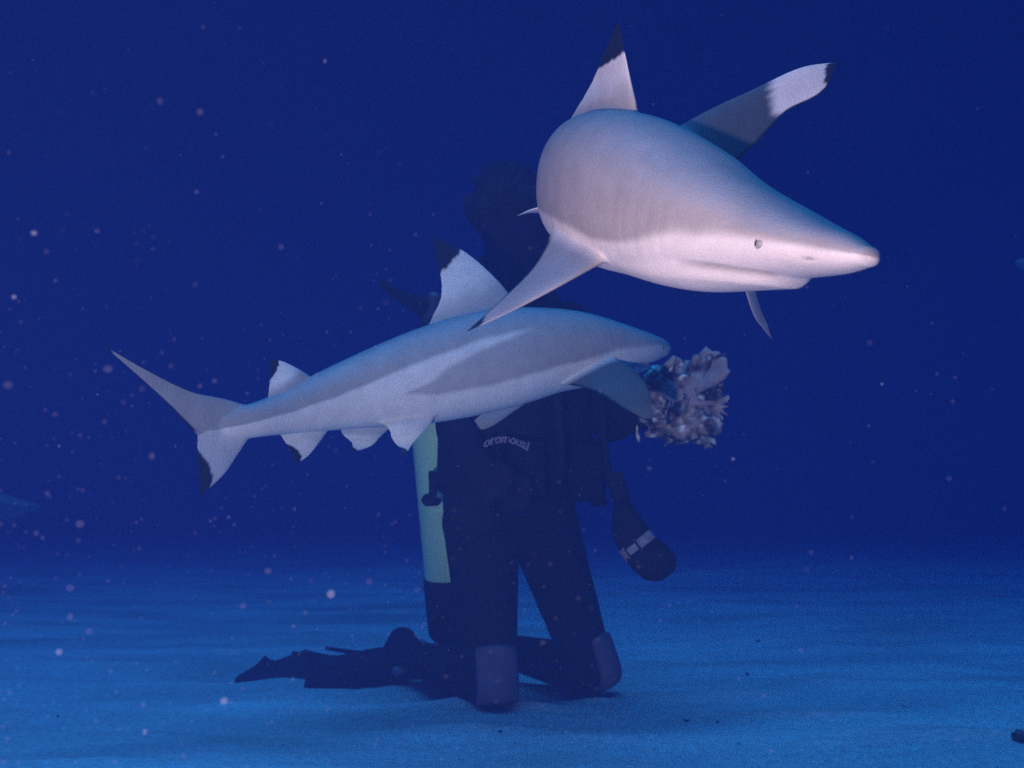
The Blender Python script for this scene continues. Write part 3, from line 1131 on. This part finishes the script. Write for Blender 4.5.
def swim_fin(an, tip, roll=0.0):
    root = an + BK * .05 - UP * .03
    d = (tip - root)
    ln = d.length
    d.normalize()
    sd = (LT + UP * roll)
    sd = (sd - d * sd.dot(d)).normalized()
    nn = d.cross(sd)
    if nn.z < 0:
        nn = -nn
    pocket = []
    for t, w, h in ((-.02, .048, .045), (.05, .056, .050), (.12, .058, .042), (.20, .062, .026), (.26, .064, .014)):
        pocket.append((t, w, h))
    V, F = [], []
    for t, w, h in pocket:
        for k in range(16):
            q = 2 * math.pi * k / 16
            V.append(root + d * t + sd * w * math.cos(q) + nn * h * math.sin(q))
    for i in range(len(pocket) - 1):
        for k in range(16):
            k2 = (k + 1) % 16
            F.append((i * 16 + k, i * 16 + k2, (i + 1) * 16 + k2, (i + 1) * 16 + k))
    F += [tuple(range(16))[::-1], tuple(64 + k for k in range(16))]
    fo = mesh_obj('swim_fin', V, F, M_fin, diver)
    Vb, Fb = [], []
    nu, nv = 15, 22
    for i in range(nv):
        t = i / (nv - 1)
        hw = .066 + .040 * math.sin(min(t * 1.1, 1) * math.pi / 2)
        sag = -.03 * math.sin(t * math.pi)
        for j in range(nu):
            c_ = j / (nu - 1) * 2 - 1
            endc = -.07 * c_ * c_ * t ** 6 + .012 * math.sin(c_ * 7) * t ** 6
            Vb.append(root + d * (.16 + (ln - .16) * t + endc) + sd * hw * c_ + nn * (sag + .004 * math.cos(c_ * 9) * (1 - t * .6)))
    for i in range(nv - 1):
        for j in range(nu - 1):
            Fb.append((i * nu + j, i * nu + j + 1, (i + 1) * nu + j + 1, (i + 1) * nu + j))
    bl = mesh_obj('blade', Vb, Fb, M_fin, fo)
    s = bl.modifiers.new('t', 'SOLIDIFY')
    s.thickness = .007
    for s_ in (-1, 1):
        pr = [root + d * (.10 + (ln - .24) * t) + sd * s_ * (.062 + .042 * math.sin(min(t * 1.1, 1) * math.pi / 2)) + nn * (-.03 * math.sin(t * math.pi)) for t in np.linspace(0, 1, 14)]
        mesh_obj('side_rail', *tube(pr, [.014 - .008 * t for t in np.linspace(0, 1, 14)], 8), M_fin, fo)
    hs_ = smooth_path([root + sd * .052 + nn * .02, root - d * .06 + sd * .04 + nn * .035, root - d * .085 + nn * .04, root - d * .06 - sd * .04 + nn * .035, root - sd * .052 + nn * .02], 16)
    mesh_obj('heel_strap', *tube(hs_, .013, 8), M_band, fo)
    return fo


swim_fin(ankR, at(236, 683, 3.10), .6)
swim_fin(ankL, at(272, 664, 3.5), .35)

# tank: cylinder, boot, valve, regulator first stage, strap
tb, tt_ = at(464, 637, 3.05), at(436, 332, 3.03)
tax = (tt_ - tb)
tl = tax.length
tax.normalize()
R_ = .093
tank = empty('scuba_tank', tb)
tag(tank, 'mint green scuba tank with black boot on the back of the diver', 'scuba tank')
prof = [(.165, R_)] + [(.17 + (tl - .29) * i / 10, R_) for i in range(11)]
prof += [(tl - .12 + .10 * math.sin(w), R_ * (.25 + .75 * math.cos(w))) for w in np.linspace(.15, math.pi / 2, 9)]
mesh_obj('cylinder', *lathe(None, prof, 40, tb, tax), M_tank, tank)
mesh_obj('boot', *lathe(None, [(0, .06), (.004, R_ - .004), (.02, R_ + .004), (.16, R_ + .005), (.172, R_ + .004), (.174, R_ - .01)], 40, tb, tax), M_rub, tank)
mesh_obj('valve', *lathe(None, [(tl - .03, .026), (tl + .01, .026), (tl + .012, .018), (tl + .045, .018), (tl + .05, .022), (tl + .085, .022), (tl + .09, .012)], 20, tb, tax), M_metal, tank)
fs = tb + tax * (tl + .062)
kn0, kn1 = fs + Vector((-.02, .0, .002)), at(379, 281, 3.0)
kp = smooth_path([kn0, kn0.lerp(kn1, .3) + Vector((0, 0, -.004)), kn0.lerp(kn1, .7) + Vector((0, 0, -.006)), kn1], 14)
mesh_obj('yoke_knob', *tube(kp, [.030, .030, .027, .024, .022, .020, .018, .017, .0155, .014, .012, .011, .009, .006], 12), M_rub, tank)
mesh_obj('first_stage', *capsule(fs + Vector((0, 0, .025)), .026, fs + Vector((-.006, .0, -.055)), .036), M_metal, tank)
for zz in (.62,):
    mesh_obj('strap', *lathe(None, [(zz, R_ + .001), (zz + .002, R_ + .005), (zz + .048, R_ + .005), (zz + .05, R_ + .001)], 40, tb, tax), M_vest, tank)

# regulator: hose and mouthpiece
rg = empty('breathing_regulator', headc + HF * .13 - UP * .04)
tag(rg, 'black breathing regulator with looped hose beside the head of the diver', 'regulator')
mp = headc + HF * .135 - UP * .048
mesh_obj('second_stage', *lathe(None, [(-.032, .018), (-.030, .030), (-.01, .042), (.008, .040), (.018, .030), (.022, .01)], 24, mp, (HF - UP * .1)), M_rub, rg)
hp = smooth_path([mp + HL * -.03, mp - HL * .02 + HF * .02 + UP * .012, at(563, 228, 2.66), at(565, 246, 2.66), at(553, 264, 2.68), at(533, 283, 2.73), at(500, 296, 2.84), at(465, 300, 2.98), fs + Vector((.02, 0, 0))], 40)
mesh_obj('hose', *tube(hp, .0105, 10), M_rub, rg)

# console hanging from its hose
gc = empty('gauge_console', at(650, 560, 2.66))
tag(gc, 'black gauge console with grey band hanging from a hose', 'gauge console')
hp = smooth_path([at(597, 378, 2.80), at(601, 405, 2.76), at(604, 440, 2.73), at(608, 470, 2.70), at(614, 490, 2.69)], 24)
mesh_obj('hose', *tube(hp, .0085, 10), M_rub, gc)
a0, a1 = at(613, 473, 2.69), at(622, 502, 2.68)
dv = (a1 - a0).normalized()
sv = dv.cross(Vector((0, 1, 0))).normalized()
yv = dv.cross(sv)
mesh_obj('swivel', *box((a0 + a1) / 2, dv * ((a1 - a0).length / 2), sv * .021, yv * .018, .35), M_rub, gc)
c0, c1 = at(619, 500, 2.68), at(633, 541, 2.67)
dv = (at(664, 574, 2.66) - at(614, 505, 2.68)).normalized()
sv = dv.cross(Vector((0, 1, 0))).normalized()
yv = dv.cross(sv).normalized()


def loft(secs, n=24, e=.7):
    V, F = [], []
    for c, a, b_ in secs:
        for k in range(n):
            w = 2 * math.pi * k / n
            x, y = math.cos(w), math.sin(w)
            V.append(c + a * math.copysign(abs(x) ** e, x) + b_ * math.copysign(abs(y) ** e, y))
    for i in range(len(secs) - 1):
        for k in range(n):
            k2 = (k + 1) % n
            F.append((i * n + k, i * n + k2, (i + 1) * n + k2, (i + 1) * n + k))
    F += [tuple(range(n))[::-1], tuple((len(secs) - 1) * n + k for k in range(n))]
    return V, F


mesh_obj('body', *loft([(at(620, 499, 2.68), sv * .014, yv * .012), (at(621, 506, 2.68), sv * .024, yv * .018), (at(625, 522, 2.675), sv * .038, yv * .024),
                        (at(631, 534, 2.67), sv * .045, yv * .028), (at(637, 544, 2.67), sv * .044, yv * .028)]), M_rub, gc)
mesh_obj('band', *loft([(at(634, 540, 2.67), sv * .047, yv * .030), (at(642, 551, 2.665), sv * .047, yv * .030)]), M_band, gc)
mesh_obj('gauge_head', *loft([(at(640, 548, 2.665), sv * .044, yv * .030), (at(644, 552, 2.665), sv * .049, yv * .030), (at(652, 560, 2.66), sv * .050, yv * .030),
                              (at(660, 568, 2.66), sv * .048, yv * .032), (at(665, 574, 2.66), sv * .030, yv * .026), (at(667, 576, 2.66), sv * .020, yv * .018)], 24, .45), M_rub, gc)
mesh_obj('clasp', *box(at(631, 549, 2.655), sv * .016, dv * .012, yv * .030, .4), M_band, gc)

# ------------------------------------------------------------------ bait: torn fish carcass in the diver's hand
bait = None
bc = at(684, 402, 2.70)


def lump(c, rx, ry, rz, seed, amp, sub=4):
    bm = bmesh.new()
    bmesh.ops.create_icosphere(bm, subdivisions=sub, radius=1.0)
    for v in bm.verts:
        q = v.co.normalized()
        d = 1 + amp * noise.fractal(q * 2.2 + Vector((seed, 0, 0)), .8, 2.1, 5) + amp * .5 * noise.noise(q * 6 + Vector((0, seed, 0)))
        v.co = Vector((q.x * rx * d, q.y * ry * d, q.z * rz * d)) + c
    V = [v.co.copy() for v in bm.verts]
    bm.verts.index_update()
    F = [tuple(v.index for v in f.verts) for f in bm.faces]
    bm.free()
    return V, F


def ray_fan(c, d0, d1, ln, nray, w=.003):
    """A torn fish fin: a fan of bony rays with ragged web between."""
    V, F = [], []
    nrm = d0.cross(d1).normalized()
    rows = []
    for k in range(nray):
        t = k / (nray - 1)
        d = (d0 * (1 - t) + d1 * t).normalized()
        L_ = ln * random.uniform(.65, 1.1)
        rows.append([c + d * L_ * q + nrm * random.uniform(-.004, .004) for q in (.1, .4, .7, 1.0)])
    for k, r in enumerate(rows):
        for p in r:
            V.append(p + nrm * w)
            V.append(p - nrm * w)
    for k in range(nray - 1):
        for q in range(3 if k % 3 else 2):
            a_ = (k * 4 + q) * 2
            b_ = ((k + 1) * 4 + q) * 2
            F += [(a_, a_ + 2, b_ + 2, b_), (a_ + 1, b_ + 1, b_ + 3, a_ + 3)]
    out = [(V, F)]
    for r in rows:
        out.append(tube(r, [w * 1.5, w * 1.3, w, w * .4], 6))
    return merge(*out)


def bait_col(co):
    q = co - bc
    t = noise.fractal(q * 26, .9, 2.0, 5)
    edge = noise.noise(q * 60 + Vector((3, 1, 2)))
    a_ = Vector((.025, .022, .025)).lerp(Vector((.33, .28, .24)), min(1, max(0, .42 + t * 1.5)))
    return tuple(a_.lerp(Vector((.72, .76, .76)), min(1, max(0, edge * 2.2 - .45))))  # mottled flesh, with bluish highlights and dark gaps painted into the colour


bp_ = [lump(at(694, 388, 2.72), .058, .05, .070, 1.0, .5), lump(at(670, 404, 2.72), .062, .045, .058, 5.0, .5),
       lump(at(702, 422, 2.70), .044, .04, .044, 9.0, .6), lump(at(662, 384, 2.73), .050, .045, .045, 13.0, .5),
       lump(at(680, 434, 2.70), .070, .035, .022, 17.0, .6), lump(at(650, 416, 2.71), .026, .03, .022, 21.0, .6)]
random.seed(11)
for k in range(26):
    an_ = random.uniform(0, 2 * math.pi)
    rr = random.uniform(.55, 1.0)
    bp_.append(lump(at(682 + 36 * rr * math.cos(an_), 402 - 42 * rr * math.sin(an_), 2.69 + random.uniform(-.02, .02)), random.uniform(.008, .018), .012, random.uniform(.008, .018), k * 3.3, .6, 2))
for (x0, y0, x1, y1, r0) in ((690, 372, 697, 357, .014), (702, 372, 710, 357, .014), (712, 384, 719, 372, .013), (700, 420, 716, 426, .018), (668, 368, 674, 358, .012)):
    bp_.append(capsule(at(x0, y0, 2.69), r0 * 1.2, at(x1, y1, 2.68), r0 * .7))
bait = fuse('bait_fish', bp_, .0045, M_bait, bait_col, 4)
tag(bait, 'torn pale fish carcass held out beside the snout of the shark', 'bait fish')


def child_bait(name, VF):
    c = [bait_col(Vector(v)) for v in VF[0]]
    return mesh_obj(name, VF[0], VF[1], M_bait, bait, cols=np.array(c))


def flap(p, d, ln, wd):
    """A curled strip of torn skin."""
    d = d.normalized()
    sd = d.cross(Vector((random.uniform(-.5, .5), 1, random.uniform(-.5, .5)))).normalized()
    nn = d.cross(sd)
    V, F = [], []
    n_ = 8
    cv = random.uniform(-.5, .5)
    for i in range(n_):
        t = i / (n_ - 1)
        c = p + d * ln * t + nn * cv * ln * t * t + sd * .2 * ln * math.sin(t * 4 + cv * 5)
        w = wd * (1 - .75 * t) * random.uniform(.6, 1.15)
        for e_ in (-1, 1):
            V += [c + sd * w * e_ + nn * .0015, c + sd * w * e_ - nn * .0015]
    for i in range(n_ - 1):
        a_ = i * 4
        F += [(a_, a_ + 2, a_ + 6, a_ + 4), (a_ + 1, a_ + 5, a_ + 7, a_ + 3), (a_, a_ + 4, a_ + 5, a_ + 1), (a_ + 2, a_ + 3, a_ + 7, a_ + 6)]
    F += [(0, 1, 3, 2), (28, 30, 31, 29)]
    return V, F


random.seed(5)
child_bait('fish_fin', ray_fan(at(706, 404, 2.68), Vector((.9, -.1, .5)), Vector((.6, -.2, -.7)), .055, 9, .002))
child_bait('fish_fin', ray_fan(at(700, 436, 2.66), Vector((.9, -.1, -.1)), Vector((.2, -.2, -.6)), .045, 7, .002))
for k in range(10):
    an_ = random.uniform(0, 2 * math.pi)
    ce = at(680 + 30 * math.cos(an_) * random.uniform(.3, 1.0), 402 - 40 * math.sin(an_) * random.uniform(.4, 1.0), 2.665)
    child_bait('skin_flap', flap(ce, Vector((math.cos(an_) + random.uniform(-.6, .6), random.uniform(-.5, .2), math.sin(an_) + random.uniform(-.6, .6))),
                                 random.uniform(.012, .026), random.uniform(.004, .009)))
for (x0, y0, x1, y1) in ((668, 425, 670, 402), (639, 442, 637, 424), (672, 398, 664, 388), (714, 360, 727, 354)):
    p0, p1 = at(x0, y0, 2.645), at(x1, y1, 2.64)
    child_bait('shred', tube(smooth_path([p0, p0.lerp(p1, .5) + Vector((random.uniform(-.008, .008), 0, random.uniform(-.006, .006))), p1], 7), [.003, .004, .0045, .004, .0035, .003, .0012], 7))

# ------------------------------------------------------------------ scraps on the sand


def ground_hit(px, py):
    d0 = (at(px, py, 1.0) - CAM).normalized()
    t = 0.3
    while t < 15:
        p = CAM + d0 * t
        if p.z <= ground_z(p.x, p.y):
            return Vector((p.x, p.y, ground_z(p.x, p.y)))
        t += 0.01
    return CAM + d0 * 10


def weed(px, py, size, label, seed):
    size *= .36
    random.seed(seed)
    p = ground_hit(px, py)
    o = empty('weed_scrap', p)
    tag(o, label, 'weed scrap', 'scraps of weed on the sand')
    for k in range(random.randint(4, 6)):
        a_ = random.uniform(0, 6.28)
        d = Vector((math.cos(a_), math.sin(a_), random.uniform(.2, 1.2)))
        q = [p - UP * .003, p + d * size * .5, p + d * size + Vector((random.uniform(-.4, .4), 0, -.3)) * size]
        V, F = tube(smooth_path(q, 8), [size * .14, size * .2, size * .22, size * .2, size * .2, size * .16, size * .1, size * .03], 6)
        mesh_obj('frond', V, F, M_weed, o)


for a_ in ((687, 722, .022, 'dark upright weed scrap right of the diver, leftmost of a pair', 1),
           (716, 724, .018, 'flat dark weed scrap right of the diver, rightmost of a pair', 2),
           (758, 642, .030, 'dark weed scrap on the far sand, highest in the picture right of the diver', 3),
           (748, 676, .030, 'weed scrap lying below another on the far sand right of the diver', 4),
           (57, 717, .018, 'dark weed scrap on the sand near the left edge', 5),
           (500, 733, .016, 'small weed scrap on the near sand just below the knee pads', 6),
           (738, 745, .010, 'tiny weed scrap on the near sand drift right of centre', 7),
           (905, 708, .016, 'small weed scrap left of the stone at the right edge', 8)):
    weed(*a_)
p = ground_hit(1021, 742)
V, F = lump(p + UP * .006, .016, .015, .012, 3.0, .35, 3)
tag(mesh_obj('stone', V, F, M_stone), 'small dark stone on the sand at the right edge', 'stone')

# ------------------------------------------------------------------ specks drifting in the water, caught by the flash
random.seed(21)
ico = bmesh.new()
bmesh.ops.create_icosphere(ico, subdivisions=2, radius=1.0)
iv = [v.co.copy() for v in ico.verts]
ico.verts.index_update()
if_ = [tuple(v.index for v in f.verts) for f in ico.faces]
ico.free()
V, F = [], []


MI = []


def speck(c, r, faint):
    o = len(V)
    sq = (random.uniform(.7, 1.2), random.uniform(.7, 1.2), random.uniform(.7, 1.2))
    V.extend([(c.x + q.x * r * sq[0], c.y + q.y * r * sq[1], c.z + q.z * r * sq[2]) for q in iv])
    F.extend([tuple(i + o for i in f) for f in if_])
    MI.extend([1 if faint else 0] * len(if_))


for k in range(620):
    u = random.random()
    left = random.random() < .85
    px = 1024 * u ** 1.9 if left else random.uniform(0, 1024)
    py = 768 * (random.random() ** .6 if left else random.random())
    d = random.uniform(.6, 2.3)
    faint = random.random() < .86
    rp = random.choice((.7, .8, 1.0, 1.2, 1.5, 1.8, 2.4)) if faint else random.choice((.4, .5, .6, .7, .9))
    speck(at(px, py, d), rp * random.uniform(.7, 1.1) * d / FPX, faint)
for k in range(1000):
    u = random.random()
    speck(at(620 * u ** 1.3, 768 * (.25 + .75 * random.random() ** .55), random.uniform(.7, 2.2)), random.uniform(.5, 1.1) * 1.2 / FPX, 1)
for px, py, rp, d, ft in ((34, 233, 3.4, .75, 0), (14, 297, 3.2, .8, 0), (325, 61, 2.2, .9, 0), (281, 247, 3.6, 1.2, 1), (80, 524, 5.5, .95, 1), (36, 533, 4.5, .95, 1),
                      (268, 571, 5, .95, 1), (331, 594, 5.5, .9, 0), (59, 652, 4.0, .9, 0), (224, 701, 5, .9, 0), (145, 732, 3.6, .9, 0), (733, 459, 3, 1.1, 0),
                      (97, 231, 3.4, 1.0, 1), (200, 112, 5.5, 1.0, 1), (243, 606, 5, 1.0, 1), (70, 588, 5, 1.0, 1), (200, 386, 3.6, .9, 1), (882, 384, 2.2, 1.3, 0),
                      (152, 456, 5, .9, 1), (108, 369, 6, .9, 1), (70, 617, 5, .9, 1), (8, 385, 7, .9, 1)):
    speck(at(px, py, d), rp * .82 * d / FPX, ft)
specks = mesh_obj('drifting_specks', V, F, M_speck)
specks.data.materials.append(M_faint)
specks.data.polygons.foreach_set('material_index', MI)
tag(specks, 'pale specks of sediment drifting in the water', 'sediment', None, 'stuff')

# ------------------------------------------------------------------ the water itself
hz = bpy.data.materials.new('sea_water')
hz.use_nodes = True
hn, hl = hz.node_tree.nodes, hz.node_tree.links
hn.clear()
ho = hn.new('ShaderNodeOutputMaterial')
pv = hn.new('ShaderNodeVolumePrincipled')
pv.inputs['Density'].default_value = 0.47
pv.inputs['Color'].default_value = (0.019, 0.047, 0.182, 1)
pv.inputs['Absorption Color'].default_value = (0.05, 0.155, 0.37, 1)
pv.inputs['Anisotropy'].default_value = 0.5
hl.new(pv.outputs[0], ho.inputs['Volume'])
x0, x1, y0, y1, z0, z1 = -14, 14, -4, 24, -2.0, 1.65
V = [(x, y, z) for z in (z0, z1) for y in (y0, y1) for x in (x0, x1)]
F = [(0, 2, 3, 1), (4, 5, 7, 6), (0, 1, 5, 4), (2, 6, 7, 3), (0, 4, 6, 2), (1, 3, 7, 5)]
hzo = mesh_obj('haze', V, F, hz, smooth=False)
tag(hzo, 'blue sea water all around', None, None, 'stuff')
